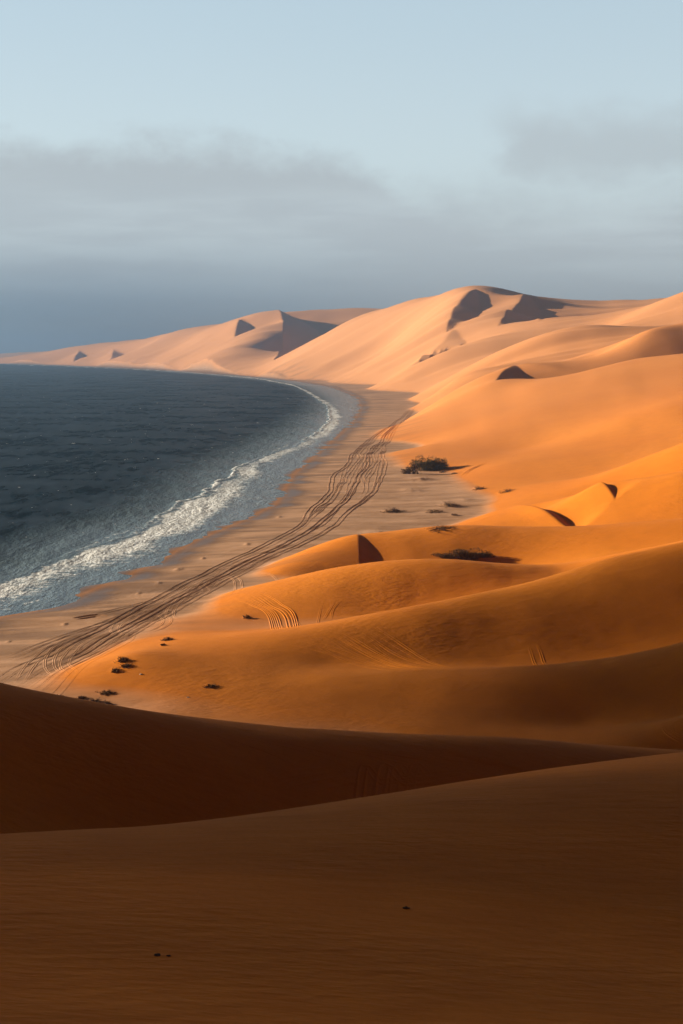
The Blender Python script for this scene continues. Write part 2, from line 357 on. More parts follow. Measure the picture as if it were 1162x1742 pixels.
for px, py, w, h in ((303, 969, 14, 6), (270, 992, 10, 5), (110, 1062, 10, 5), (14, 1092, 8, 5), (420, 926, 10, 5), (345, 950, 9, 4), (235, 1010, 9, 4), (475, 880, 9, 4), (700, 835, 40, 4), (640, 905, 40, 4), (715, 815, 40, 6), (790, 850, 30, 4)):
    x, y, z = pick(px, py, 195); k = y / FPX; mound(x, y, h * k * 0.35, 0.45 * w * k, 0.9 * w * k)
def grid_mesh(name, X, Y, Z, keep, attrs, mat):
    nv, nu = X.shape
    id_ = np.arange(nv * nu).reshape(nv, nu)
    q = np.stack([id_[:-1, :-1], id_[:-1, 1:], id_[1:, 1:], id_[1:, :-1]], -1)[keep]
    used = np.zeros(nv * nu, bool); used[q.ravel()] = True
    new = np.cumsum(used) - 1; q = new[q]
    co = np.stack([X, Y, Z], -1).reshape(-1, 3)[used]
    me = bpy.data.meshes.new(name)
    me.vertices.add(len(co)); me.vertices.foreach_set('co', co.astype(np.float32).ravel())
    me.loops.add(q.size); me.loops.foreach_set('vertex_index', q.astype(np.int32).ravel())
    me.polygons.add(len(q)); me.polygons.foreach_set('loop_start', (np.arange(len(q)) * 4).astype(np.int32))
    me.polygons.foreach_set('loop_total', np.full(len(q), 4, np.int32))
    me.update(calc_edges=True); me.polygons.foreach_set('use_smooth', np.ones(len(q), bool))
    for k, v in attrs.items():
        a = me.attributes.new(k, 'FLOAT', 'POINT'); a.data.foreach_set('value', v.reshape(-1)[used].astype(np.float32))
    me.materials.append(mat)
    o = bpy.data.objects.new(name, me); COL.objects.link(o); o['kind'] = 'structure'
    return o, used

# ------------------------------------------------------------------ materials
def mat_new(name):
    m = bpy.data.materials.new(name); m.use_nodes = True; m.node_tree.nodes.clear(); return m, m.node_tree.nodes, m.node_tree.links
def mth(N, L, op, a, b=None, clamp=False):
    x = N.new('ShaderNodeMath'); x.operation = op; x.use_clamp = clamp
    for i, v in enumerate((a, b)):
        if v is None: continue
        if isinstance(v, (int, float)): x.inputs[i].default_value = v
        else: L.new(v, x.inputs[i])
    return x.outputs[0]
def mixc(N, L, f, a, b, mode='MIX'):
    x = N.new('ShaderNodeMix'); x.data_type = 'RGBA'; x.blend_type = mode
    for i, v in ((0, f), (6, a), (7, b)):
        if isinstance(v, (int, float)): x.inputs[i].default_value = v
        elif isinstance(v, tuple): x.inputs[i].default_value = (*v, 1)
        else: L.new(v, x.inputs[i])
    return x.outputs[2]
def tex(N, L, scale, detail=4, stretch=(1, 1, 1), rough=0.5, rot=0.0):
    tc = N.new('ShaderNodeTexCoord'); mp = N.new('ShaderNodeMapping'); mp.inputs['Scale'].default_value = stretch; mp.inputs['Rotation'].default_value = (0, 0, rot)
    L.new(tc.outputs['Object'], mp.inputs[0]); t = N.new('ShaderNodeTexNoise'); t.inputs['Scale'].default_value = scale; t.inputs['Detail'].default_value = detail; t.inputs['Roughness'].default_value = rough
    L.new(mp.outputs[0], t.inputs['Vector']); return t.outputs[0]
def ramp(N, L, f, a, b, c=0.0, d=1.0):
    x = N.new('ShaderNodeMapRange'); x.interpolation_type = 'SMOOTHSTEP'
    for i, v in enumerate((a, b, c, d)): x.inputs[i + 1].default_value = v
    L.new(f, x.inputs[0]); return x.outputs[0]
def attr(N, name):
    x = N.new('ShaderNodeAttribute'); x.attribute_name = name; return x.outputs['Fac']

def sand_material():
    m, N, L = mat_new('sand'); out = N.new('ShaderNodeOutputMaterial'); b = N.new('ShaderNodeBsdfPrincipled')
    big = tex(N, L, 0.02, 4); mid = tex(N, L, 0.25, 5); fine = tex(N, L, 3.0, 6, rough=0.7)
    dune = mixc(N, L, ramp(N, L, big, 0.3, 0.7), (0.77, 0.235, 0.013), (0.82, 0.270, 0.018))
    dune = mixc(N, L, ramp(N, L, mid, 0.35, 0.75, 0, 0.35), dune, (0.66, 0.195, 0.012))
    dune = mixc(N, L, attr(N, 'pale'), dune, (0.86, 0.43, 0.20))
    beach = mixc(N, L, ramp(N, L, tex(N, L, 0.11, 6, (0.3, 1, 1), 0.65), 0.34, 0.66), (0.46, 0.275, 0.165), (0.68, 0.43, 0.285))
    c = mixc(N, L, attr(N, 'beach'), dune, beach)
    c = mixc(N, L, attr(N, 'wet'), c, (0.13, 0.09, 0.065))
    c = mixc(N, L, ramp(N, L, fine, 0.3, 0.8, 0, 0.25), c, (0.50, 0.16, 0.014))
    L.new(c, b.inputs['Base Color'])
    L.new(ramp(N, L, attr(N, 'wet'), 0.2, 1, 0.95, 0.35), b.inputs['Roughness']); b.inputs['Specular IOR Level'].default_value = 0.2
    rip = tex(N, L, 0.9, 3, (0.35, 1.0, 1), rot=0.25)
    h = mth(N, L, 'ADD', mth(N, L, 'MULTIPLY', rip, 0.12), mth(N, L, 'MULTIPLY', fine, 0.022))
    h = mth(N, L, 'ADD', h, mth(N, L, 'MULTIPLY', mid, 0.10))
    st_ = tex(N, L, 1.1, 4, (0.10, 1.0, 1), 0.6, 0.22); h = mth(N, L, 'ADD', h, mth(N, L, 'MULTIPLY', st_, 0.03))
    rf = mth(N, L, 'MULTIPLY', tex(N, L, 1.6, 2, (0.45, 1.0, 1), 0.5, 0.5), ramp(N, L, tex(N, L, 0.03, 3), 0.45, 0.62)); h = mth(N, L, 'ADD', h, mth(N, L, 'MULTIPLY', rf, 0.2))
    big2 = tex(N, L, 0.12, 3, (0.4, 1, 1), 0.5, -0.15); h = mth(N, L, 'ADD', h, mth(N, L, 'MULTIPLY', big2, 0.25))
    bp = N.new('ShaderNodeBump'); bp.inputs['Strength'].default_value = 0.6; bp.inputs['Distance'].default_value = 1.0
    L.new(h, bp.inputs['Height']); L.new(bp.outputs[0], b.inputs['Normal'])
    L.new(b.outputs[0], out.inputs[0]); return m
SAND = sand_material()

def sea_material():
    m, N, L = mat_new('sea_water'); out = N.new('ShaderNodeOutputMaterial'); b = N.new('ShaderNodeBsdfPrincipled'); gl = N.new('ShaderNodeBsdfGlossy'); gl.inputs['Roughness'].default_value = 0.16; mx = N.new('ShaderNodeMixShader')
    foam = attr(N, 'foam'); shal = attr(N, 'shallow')
    c = mixc(N, L, shal, (0.005, 0.016, 0.027), (0.21, 0.30, 0.37))
    fn = tex(N, L, 0.35, 6, (0.5, 1, 1), 0.75); f2 = tex(N, L, 1.6, 5, (0.4, 1, 1), 0.7)
    fm = mth(N, L, 'ADD', foam, mth(N, L, 'MULTIPLY', mth(N, L, 'SUBTRACT', mth(N, L, 'ADD', mth(N, L, 'MULTIPLY', fn, 0.6), mth(N, L, 'MULTIPLY', f2, 0.4)), 0.5), 2.6))
    fm = mth(N, L, 'MULTIPLY', ramp(N, L, fm, 0.45, 0.85), ramp(N, L, foam, 0.02, 0.2))
    wc = ramp(N, L, tex(N, L, 0.17, 5, (1, 0.35, 1), 0.75), 0.66, 0.69)
    fm = mth(N, L, 'MAXIMUM', fm, wc)
    c = mixc(N, L, fm, c, (0.82, 0.90, 0.98)); L.new(c, b.inputs['Base Color'])
    b.inputs['Roughness'].default_value = 1.0; b.inputs['Specular IOR Level'].default_value = 0.0
    w1 = tex(N, L, 0.14, 6, (1, 0.35, 1), 0.65, 0.25); w2 = tex(N, L, 0.7, 4, (1, 0.5, 1), 0.6, -0.2)
    h = mth(N, L, 'ADD', mth(N, L, 'MULTIPLY', w1, 2.4), mth(N, L, 'MULTIPLY', w2, 0.5))
    bp = N.new('ShaderNodeBump'); bp.inputs['Strength'].default_value = 0.9; bp.inputs['Distance'].default_value = 1.0
    L.new(h, bp.inputs['Height']); L.new(bp.outputs[0], b.inputs['Normal'])
    L.new(bp.outputs[0], gl.inputs['Normal']); L.new(mth(N, L, 'MULTIPLY', mth(N, L, 'ADD', ramp(N, L, mth(N, L, 'ADD', mth(N, L, 'MULTIPLY', tex(N, L, 0.018, 5, (1, 1, 1), 0.6), 0.5), mth(N, L, 'MULTIPLY', tex(N, L, 0.16, 6, (1, 0.3, 1), 0.7), 0.5)), 0.36, 0.64, 0.015, 0.16), mth(N, L, 'MULTIPLY', mth(N, L, 'POWER', shal, 2.0), 0.5)), mth(N, L, 'SUBTRACT', 1.0, fm)), mx.inputs[0])
    L.new(b.outputs[0], mx.inputs[1]); L.new(gl.outputs[0], mx.inputs[2]); L.new(mx.outputs[0], out.inputs[0]); return m
SEA = sea_material()

# ------------------------------------------------------------------ ground and sea
wet = np.maximum(sstep(16, 2, SHW), 0.55 * sstep(75, 5, SHW) * sstep(-0.02, 0.3, fbm(GX / 70.0, GY / 8.0 + 0.3 * np.sin(GX / 18.0), 77, 4))) * LAND
bm = beachm * LAND
isbeach = (beachm * LAND > 0.4)
fb = isbeach[:-1, :-1] & isbeach[1:, 1:]
sea_under = (SHD < -60)
fsea = sea_under[:-1, :-1] & sea_under[1:, 1:]
bm = bm * (1 - sstep(2300, 3200, GY)); wet = wet * (1 - 0.7 * sstep(2300, 3200, GY))
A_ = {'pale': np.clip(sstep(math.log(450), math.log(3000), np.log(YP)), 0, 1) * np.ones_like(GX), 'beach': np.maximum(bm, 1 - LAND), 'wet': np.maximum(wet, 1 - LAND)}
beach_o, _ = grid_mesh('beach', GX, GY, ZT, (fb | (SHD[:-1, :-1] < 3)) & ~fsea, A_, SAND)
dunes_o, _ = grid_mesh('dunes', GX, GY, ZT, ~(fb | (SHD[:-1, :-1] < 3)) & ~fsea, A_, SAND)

def SHWd(X, Y, d): return d + 9.0 * fbm(X / 60.0 + 3, Y / 13.0 + 0.35 * np.sin(X / 22.0), 5, 3) * np.exp(-np.clip(d, -30, 900) / 60.0)
def build_sea():
    r = [math.log(60)]
    while r[-1] < math.log(30000): r.append(r[-1] + (0.004 if r[-1] < math.log(3500) else 0.02))
    Y = np.exp(np.array(r))[:, None]; uu = np.concatenate([-np.geomspace(2.5, 0.27, 30)[:-1], np.linspace(-0.27, 0.10, 380)])
    X = uu[None] * Y; Y = np.repeat(Y, len(uu), 1)
    d, _ = poly_dist(X, Y, SHORE)
    OUT = [at_z(a, b, 0)[:2] for a, b in [(-150, 1060), (-60, 1010), (0, 985), (60, 968), (150, 935), (215, 910), (260, 885), (300, 858), (340, 838), (375, 818), (402, 797), (430, 783), (470, 768), (500, 758), (540, 735), (560, 715), (556, 692), (530, 673), (500, 657), (440, 645), (300, 632), (120, 624), (0, 620)]]
    INN = [at_z(a, b, 0)[:2] for a, b in [(-150, 1120), (-60, 1075), (0, 1046), (60, 1022), (130, 992), (240, 962), (330, 905), (390, 868), (428, 845), (445, 815), (470, 788), (500, 774), (560, 745), (587, 716), (584, 702), (562, 684), (530, 667), (500, 654), (440, 643.5), (300, 631), (120, 623.5), (0, 619.8)]]
    do, _ = poly_dist(X, Y, OUT); di, _ = poly_dist(X, Y, INN)
    t = do / np.maximum(do - di, 1e-3)           # 0 at the outer edge, 1 at the inner
    wd = np.maximum(do - di, 1.0)
    inside = (do > -0.3 * wd) & (d < 3)
    t = t + 0.22 * fbm(X / 26.0, Y / 26.0, 61, 4) + 0.10 * fbm(X / 6.0, Y / 9.0, 62, 3)
    front = np.clip((t + 0.02) / 0.06, 0, 1) * np.exp(-np.maximum(t, 0) / 0.16)
    rest = np.clip((t - 0.05) / 0.2, 0, 1) * np.clip((1.25 - t) / 0.75, 0, 1) * (1 + 0.5 * fbm(X / 18.0, Y / 34.0, 64, 4))
    yk = [250, 340, 400, 440, 520, 570, 610, 700, 780, 860, 950, 1050, 1250, 1450, 1700, 2500, 4000, 6000]
    amp_f = np.interp(Y, yk, [0.4, 0.45, 0.5, 0.7, 0.9, 1.0, 1.2, 1.15, 0.7, 0.6, 1.0, 1.3, 1.2, 1.1, 1.1, 1.1, 1.1, 1.0])
    amp_r = np.interp(Y, yk, [0.82, 0.84, 0.86, 0.98, 1.05, 1.0, 0.78, 0.70, 0.68, 0.66, 0.75, 0.95, 0.85, 0.75, 0.8, 0.9, 0.9, 0.9])
    foam = np.where(inside, np.maximum(front * amp_f, rest * amp_r), 0)
    for off, w_, am in ((-26.0, 2.0, 0.55), (-14.0, 1.6, 0.5), (-6.0, 1.0, 0.4)):        # thin lines of wash nearer the sand
        ln_ = d - off + 5 * fbm(X / 30.0, Y / 30.0, 63, 3)
        foam = np.maximum(foam, am * np.exp(-(ln_ / w_) ** 2) * sstep(-0.1, 0.25, fbm(X / 40.0, Y / 40.0, int(70 - off), 2)))
    foam = np.maximum(foam, 0.5 * np.exp(-np.abs(SHWd(X, Y, d) - 0.5) / 0.8))
    shallow = sstep(-75, -8, d) * 0.8
    Z = np.where(inside, 0.9 * front * amp_f + 0.15 * rest, 0.0) + 0.42 * fbm(X / 6.0 + 0.25 * Y / 6.0, Y / 18.0, 66, 4) * sstep(-4, -40, d)
    keep = (d < 14)[:-1, :-1] | (d < 14)[1:, 1:]
    o, _ = grid_mesh('sea', X, Y, Z, keep, {'foam': foam, 'shallow': shallow}, SEA)
build_sea()
print('controls', n, 'grid', NV, NU)

# ------------------------------------------------------------------ wheel ruts pressed into the sand
RV, RF = [], []
def rut(pts, half=0.26, berm=0.14, soft=0.06):
    """one rut: a shallow trough between two thrown-up edges, following the ground"""
    P = np.array([p[:2] for p in pts], float)
    if len(P) < 3: return
    d = np.gradient(P, axis=0); d /= np.maximum(np.hypot(d[:, 0], d[:, 1]), 1e-6)[:, None]; nr = np.stack([-d[:, 1], d[:, 0]], 1)
    prof = [(-2.0, -0.03), (-1.0, berm), (-0.45, 0.015), (0.45, 0.015), (1.0, berm), (2.0, -0.03)]; one = np.ones(len(P))
    m = len(P); fade = np.clip(np.minimum(np.arange(m), np.arange(m)[::-1]) / max(2, m * soft), 0, 1); fade *= 0.75 + 0.35 * np.interp(np.arange(m), np.arange(0, m + 8, 4), rng.random(len(np.arange(0, m + 8, 4))))
    base = len(RV) and sum(len(a) for a in RV)
    rows_ = []
    for w, hh in prof:
        q = P + nr * (w * half); z = hgtv(q[:, 0], q[:, 1]) + (hh * fade if np.all(np.asarray(hh) > 0) else hh * one); rows_.append(np.column_stack([q, z]))
    V = np.stack(rows_, 1).reshape(-1, 3); RV.append(V); k = len(prof)
    a = (np.arange(m - 1)[:, None] * k + np.arange(k - 1)[None]).ravel() + base
    RF.append(np.stack([a, a + 1, a + k + 1, a + k], 1))
def smooth_path(pts, spacing):
    P = catmull([(i, p[0], p[1]) for i, p in enumerate(pts)], 0.05)[:, 1:]; L = np.append(0, np.cumsum(np.hypot(*np.diff(P, axis=0).T)))
    s_ = np.arange(0, L[-1], spacing); return np.column_stack([np.interp(s_, L, P[:, 0]), np.interp(s_, L, P[:, 1])]), s_
def vehicle(path, s_, lat, gauge=1.7, **k):
    d = np.gradient(path, axis=0); d /= np.hypot(d[:, 0], d[:, 1])[:, None]; nr = np.stack([d[:, 1], -d[:, 0]], 1)
    c = path + nr * lat[:, None]
    for g in (-gauge / 2, gauge / 2): rut(c + nr * g, **k)
LANE = [(-60, 1212), (20, 1166), (75, 1131), (150, 1090), (230, 1045), (310, 1002), (390, 962), (460, 932), (510, 906), (560, 872), (597, 830), (622, 785), (640, 752), (664, 733), (690, 711), (708, 690), (708, 672), (690, 663)]
lane, ls = smooth_path([at_z(a, b, 2.3) for a, b in LANE], 1.5)
def wob(seed, lens, amp):
    return amp * noise(ls / lens + seed * 13.7, np.full_like(ls, seed * 3.3), seed)
ln = lane[:, 1]
BERM = [0.075, 0.065, 0.05, 0.04, 0.05, 0.035, 0.04, 0.035, 0.04, 0.045]
common = wob(91, 55, 0.16) + wob(92, 24, 0.05)
for k in range(10):
    halfw = np.interp(ln, [230, 300, 420, 520, 650, 870, 1000, 1300, 2000], [5.5, 4.6, 5.6, 8.0, 11.0, 8.0, 5.5, 4, 4])
    base_ = [0.05, -0.95, 0.12, -0.55, 0.95, -0.2, 0.6, -0.75, 0.35, 0.8][k]
    lat = (base_ + common + wob(40 + k, 60, 0.17) + wob(70 + k, 26, 0.035)) * halfw
    a = 0; b = int(np.searchsorted(ln, 1350))
    if k in (3, 5, 6, 8): a = int(np.searchsorted(ln, 400 + 25 * k))
    if k in (4, 5, 7, 8, 9): b = int(np.searchsorted(ln, 700 + 30 * k))
    if k not in (0, 1, 4): b = min(b, int(np.searchsorted(ln, 1000 + 30 * k)))
    vehicle(lane[a:b], ls[a:b], lat[a:b], berm=BERM[k] + np.clip((ln[a:b] - 430) / 2500, 0, 0.035), half=0.15)
for k in range(7):      # fainter ones that weave across the lane near the camera
    halfw = np.interp(ln, [230, 270, 320, 420, 520, 650], [11, 8, 6, 6.5, 8, 10]); b = int(np.searchsorted(ln, 300 + 30 * k)); a = int(np.searchsorted(ln, 225 + 12 * k))
    lat = (common + 0.25 + wob(120 + k, 48, 0.75) + wob(140 + k, 20, 0.12)) * halfw
    vehicle(lane[a:b], ls[a:b], lat[a:b], berm=0.03 + 0.008 * (k % 3), half=0.15, soft=0.2)
# looser tracks that leave the lane
def loose(pts, two=True, **k):
    W3 = [pick(a, b) for a, b in pts]
    p, s_ = smooth_path(W3, 0.6)
    if two: vehicle(p, s_, np.zeros(len(s_)), **k)
    else: rut(p, **k)
for q in ([(0, 1122), (60, 1100), (140, 1072), (230, 1046)], [(0, 1128), (80, 1098), (170, 1062), (260, 1028), (330, 990)], [(30, 1165), (70, 1115), (120, 1090), (200, 1060)],
          [(110, 1150), (85, 1135), (95, 1105), (150, 1082)], [(125, 1148), (110, 1128), (130, 1100), (190, 1072)], [(205, 1085), (195, 1070), (215, 1052), (270, 1030)],
          [(230, 1080), (270, 1070), (285, 1055), (270, 1040)], [(300, 1060), (290, 1040), (320, 1010), (380, 985)], [(330, 1020), (350, 1005), (345, 992), (390, 972)], [(370, 1020), (400, 1008), (405, 990), (385, 975)],
          [(150, 1050), (230, 1030), (290, 1012)]):
    loose(q, berm=0.05, soft=0.2, half=0.2)
loose([(126, 1053), (160, 1048), (182, 1050)], berm=0.12)
def fan(n, A0, A1, berm, half, two=False, jit=4.0, soft=0.3):
    """a bundle of roughly parallel tracks swinging between two curves given in the photo"""
    for i in range(n):
        t = (i + rng.uniform(-0.35, 0.35)) / max(1, n - 1); pts = []
        for p, q in zip(A0, A1): pts.append((p[0] + (q[0] - p[0]) * t + rng.uniform(-jit, jit), p[1] + (q[1] - p[1]) * t + rng.uniform(-jit, jit) * 0.25))
        loose(pts, two=two, berm=berm * rng.uniform(0.45, 1.15), half=half * rng.uniform(0.8, 1.2), soft=soft)
fan(7, [(392, 1020), (428, 1030), (455, 1052), (466, 1074)], [(440, 1006), (475, 1028), (500, 1052), (512, 1070)], 0.085, 0.26)
fan(10, [(520, 1085), (560, 1108), (612, 1130), (690, 1142), (760, 1141)], [(630, 1062), (672, 1088), (705, 1112), (745, 1130), (805, 1137)], 0.075, 0.26, soft=0.35)
fan(5, [(430, 1100), (520, 1112), (600, 1130), (660, 1140)], [(560, 1075), (600, 1095), (650, 1120), (720, 1137)], 0.05, 0.22)
loose([(896, 1092), (912, 1112), (934, 1137)], berm=0.06, soft=0.3, half=0.2); loose([(480, 1045), (500, 1050), (530, 1062)], two=False, berm=0.05)
fan(3, [(535, 1062), (548, 1040), (560, 1018)], [(560, 1055), (570, 1038), (582, 1020)], 0.04, 0.2)
fan(6, [(1000, 1216), (1040, 1228), (1090, 1229)], [(1070, 1205), (1100, 1214), (1140, 1216)], 0.04, 0.2, soft=0.4)
fan(6, [(1112, 1240), (1116, 1255), (1150, 1270)], [(1160, 1226), (1158, 1240), (1185, 1262)], 0.06, 0.2, soft=0.3)
fan(3, [(424, 1356), (450, 1334), (520, 1317), (630, 1306)], [(500, 1358), (534, 1341), (592, 1327), (670, 1316)], 0.07, 0.45, soft=0.45, jit=6)
fan(4, [(600, 1368), (612, 1347), (655, 1331), (740, 1319), (850, 1308)], [(680, 1352), (696, 1342), (740, 1332), (806, 1323), (885, 1314)], 0.08, 0.42, soft=0.3, jit=3)
fan(6, [(330, 1240), (420, 1262), (500, 1290), (560, 1330)], [(520, 1262), (640, 1275), (760, 1292), (880, 1305)], 0.05, 0.25, soft=0.4)
loose([(440, 975), (470, 985), (505, 985)], two=False, berm=0.04); loose([(785, 812), (800, 800), (830, 786)], berm=0.10, half=0.3, soft=0.3)
me = bpy.data.meshes.new('tyre_tracks'); V = np.concatenate(RV); F = np.concatenate(RF)
me.from_pydata(V.tolist(), [], F.tolist()); me.polygons.foreach_set('use_smooth', np.zeros(len(F), bool))
a = me.attributes.new('beach', 'FLOAT', 'POINT')
r_ = np.interp(np.log(V[:, 1] + 12), rows, np.arange(NV)).astype(int); c_ = (np.clip((V[:, 0] / (V[:, 1] + 12) + 0.285) / 0.57 * 760, 0, 759) + NE).astype(int)
a.data.foreach_set('value', A_['beach'][r_, c_].astype(np.float32)); me.attributes.new('wet', 'FLOAT', 'POINT'); me.attributes.new('pale', 'FLOAT', 'POINT'); me.materials.append(SAND)
trk = bpy.data.objects.new('tyre_tracks', me); COL.objects.link(trk); trk['kind'] = 'stuff'

# ------------------------------------------------------------------ plants and small things
def plain(name, a, b, scale, rough=0.9):
    m, N, L = mat_new(name); out = N.new('ShaderNodeOutputMaterial'); p = N.new('ShaderNodeBsdfPrincipled')
    L.new(mixc(N, L, ramp(N, L, tex(N, L, scale, 3), 0.35, 0.65), a, b), p.inputs['Base Color']); p.inputs['Roughness'].default_value = rough
    p.inputs['Specular IOR Level'].default_value = 0.2; L.new(p.outputs[0], out.inputs[0]); return m
TWIG = plain('dry_twig', (0.12, 0.06, 0.03), (0.26, 0.14, 0.06), 1.2)
LEAF = plain('leaf', (0.045, 0.042, 0.015), (0.15, 0.125, 0.045), 0.7)
DRY = plain('dry_leaf', (0.06, 0.035, 0.016), (0.15, 0.085, 0.035), 1.5)
BARK = plain('bark', (0.05, 0.03, 0.018), (0.12, 0.075, 0.04), 2.0)
ROCK = plain('stone', (0.06, 0.045, 0.035), (0.13, 0.09, 0.065), 5.0)
SHELL = plain('pale_stone', (0.6, 0.58, 0.54), (0.8, 0.78, 0.74), 5.0)
class MB:
    def __init__(self): self.v = []; self.f = []
    def tube(self, p, q, r0, r1, k=4):
        p, q = np.array(p, float), np.array(q, float); d = q - p; d /= np.linalg.norm(d) + 1e-9
        a = np.cross(d, (0, 0, 1) if abs(d[2]) < 0.9 else (1, 0, 0)); a /= np.linalg.norm(a); b = np.cross(d, a); n0 = len(self.v)
        for c, r in ((p, r0), (q, r1)):
            for i in range(k):
                t = 2 * math.pi * i / k; self.v.append(c + r * (a * math.cos(t) + b * math.sin(t)))
        for i in range(k): self.f.append((n0 + i, n0 + (i + 1) % k, n0 + k + (i + 1) % k, n0 + k + i))
    def leaf(self, c, d, ln, w):
        c = np.array(c, float); d = np.array(d, float); d /= np.linalg.norm(d) + 1e-9
        a = np.cross(d, rng.normal(size=3)); a /= np.linalg.norm(a) + 1e-9; n0 = len(self.v)
        self.v += [c, c + d * ln * 0.45 + a * w, c + d * ln, c + d * ln * 0.45 - a * w]; self.f.append((n0, n0 + 1, n0 + 2, n0 + 3))
    def build(self, name, m, parent=None, loc=(0, 0, 0)):
        me = bpy.data.meshes.new(name); me.from_pydata([tuple(map(float, x)) for x in self.v], [], self.f); me.materials.append(m)
        o = bpy.data.objects.new(name, me); COL.objects.link(o); o.parent = parent; o.location = loc; return o
def root(name, label, cat, loc, group=None):
    o = bpy.data.objects.new(name, None); COL.objects.link(o); o.location = loc; o['label'] = label; o['category'] = cat
    if group: o['group'] = group
    return o
def shrub(name, label, cat, loc, clumps, nleaf, leaf, mats, nstem=40, group=None, up=0.8):
    """clumps: (x, y, z, rx, ry, rz) of leafy masses around the root, all on branched stems"""
    o = root(name, label, cat, loc, group); st = MB(); fo = MB()
    g = lambda x, y: float(hgtv(np.array([loc[0] + x]), np.array([loc[1] + y]))[0]) - loc[2]
    vol = np.array([c[3] * c[4] * c[5] for c in clumps]); vol = (vol ** 0.67) / (vol ** 0.67).sum()
    for c, v in zip(clumps, vol):
        cx, cy, cz, rx, ry, rz = c
        sub = [(rng.normal(size=3) * (0.45, 0.45, 0.4)) for _ in range(14)]
        for q in sub[:max(3, int(nstem * v))]:
            tip = np.array([cx + q[0] * rx, cy + q[1] * ry, cz + q[2] * rz + rz * 0.3]); bx, by = cx + q[0] * rx * 0.3, cy + q[1] * ry * 0.3
            b = np.array([bx, by, g(bx, by) - 0.1]); mid = (b + tip) / 2 + rng.normal(size=3) * 0.15 * rz
            st.tube(b, mid, leaf * 0.22, leaf * 0.15); st.tube(mid, tip, leaf * 0.15, leaf * 0.06)
            for _ in range(4):
                t2 = mid + (tip - mid) * rng.uniform(0, 1); st.tube(t2, t2 + rng.normal(size=3) * (0.3 * rx, 0.3 * ry, 0.2 * rz) + (0, 0, rz * 0.25), leaf * 0.08, leaf * 0.03, 3)
        for _ in range(int(nleaf * v)):
            q = sub[rng.integers(len(sub))]; u = rng.normal(size=3); u /= np.linalg.norm(u); rad = rng.uniform(0.2, 1.0) ** 0.5 * 0.55
            p = np.array([cx + (q[0] + u[0] * rad) * rx, cy + (q[1] + u[1] * rad) * ry, cz + (q[2] + u[2] * rad) * rz])
            p[2] = max(p[2], g(p[0], p[1]) + 0.02)
            fo.leaf(p, u * 0.7 + (0, 0, up) + rng.normal(size=3) * 0.4, leaf * rng.uniform(0.6, 1.5), leaf * rng.uniform(0.15, 0.3))
    st.build('stem', mats[1], o); fo.build('foliage', mats[0], o); return o
def spot(px, py, near=30):
    x, y, z = pick(px, py, near); return (x, y, z), y / FPX
p, k = spot(730, 800)
shrub('shrub', 'large dense dark green shrub on the sand at the foot of the big dune slope', 'shrub', p,
      [(0, 0, 10 * k, 17 * k, 12 * k, 11 * k), (14 * k, 0, 9 * k, 16 * k, 12 * k, 10 * k), (-14 * k, 0, 9.5 * k, 15 * k, 11 * k, 10 * k), (22 * k, 0, 8 * k, 8 * k, 8 * k, 10 * k), (4 * k, -2, 6 * k, 26 * k, 12 * k, 7 * k)], 8000, 0.55, (LEAF, BARK), 60)
p, k = spot(698, 806)
shrub('shrub', 'scraggy thinner brown green shrub trailing down the beach side of the large dense shrub', 'shrub', p,
      [(5 * k, 0, 9 * k, 9 * k, 8 * k, 11 * k), (-2 * k, 0, 5 * k, 8 * k, 7 * k, 8 * k), (-9 * k, 0, 2.5 * k, 7 * k, 6 * k, 5 * k)], 1500, 0.5, (DRY, BARK), 40)
p, k = spot(785, 951)
shrub('shrub', 'low wide dark shrub lying in the hollow between two orange dune crests', 'shrub', p,
      [(0, 0, 6 * k, 20 * k, 14 * k, 8 * k), (-24 * k, 0, 4 * k, 16 * k, 12 * k, 5 * k), (20 * k, 0, 6 * k, 16 * k, 14 * k, 8 * k), (38 * k, 0, 4 * k, 14 * k, 12 * k, 5 * k)], 6000, 0.32, (DRY, BARK), 60)
GR = 'clumps of dead scrub scattered on the sand'
def scrub(px, py, w, h, label):
    (p, k) = spot(px, py, 195); o = root('dead_scrub', label, 'dead scrub', p, GR); st = MB(); fo = MB(); W_, H_ = w * k / 2, max(h * k, 0.25)
    for _ in range(int(14 + w * 1.2)):
        a = rng.uniform(0, 6.28); rr = rng.uniform(0, 1) ** 0.6 * 1.0; x = W_ * rr * math.cos(a); y = 0.8 * W_ * rr * math.sin(a)
        z = float(hgtv(np.array([p[0] + x]), np.array([p[1] + y]))[0]) - p[2]; hh = H_ * (1 - 0.6 * rr * rr) * rng.uniform(0.5, 1.1)
        t = np.array([x + rng.normal() * 0.3 * W_, y + rng.normal() * 0.3 * W_, z + hh]); st.tube((x, y, z - 0.05), t, 0.05, 0.015, 3); st.tube((0, 0, 0.02), (x, y, z), 0.05, 0.05, 3)
        for _ in range(6):
            q = np.array([x, y, z]) + (t - (x, y, z)) * rng.uniform(0.05, 1) + rng.normal(size=3) * 0.1 * W_ * np.array([1, 1, 0.2]); q[2] = max(q[2], z - 0.02)
            fo.leaf(q, rng.normal(size=3) + (0, 0, 0.3), 0.2 * rng.uniform(0.7, 1.8) * max(1, W_ / 3), 0.05 * max(1, W_ / 3))
    st.build('twig_tangle', BARK, o); fo.build('dry_leaves', TWIG, o)
for q in SCRUB:
    scrub(*q)
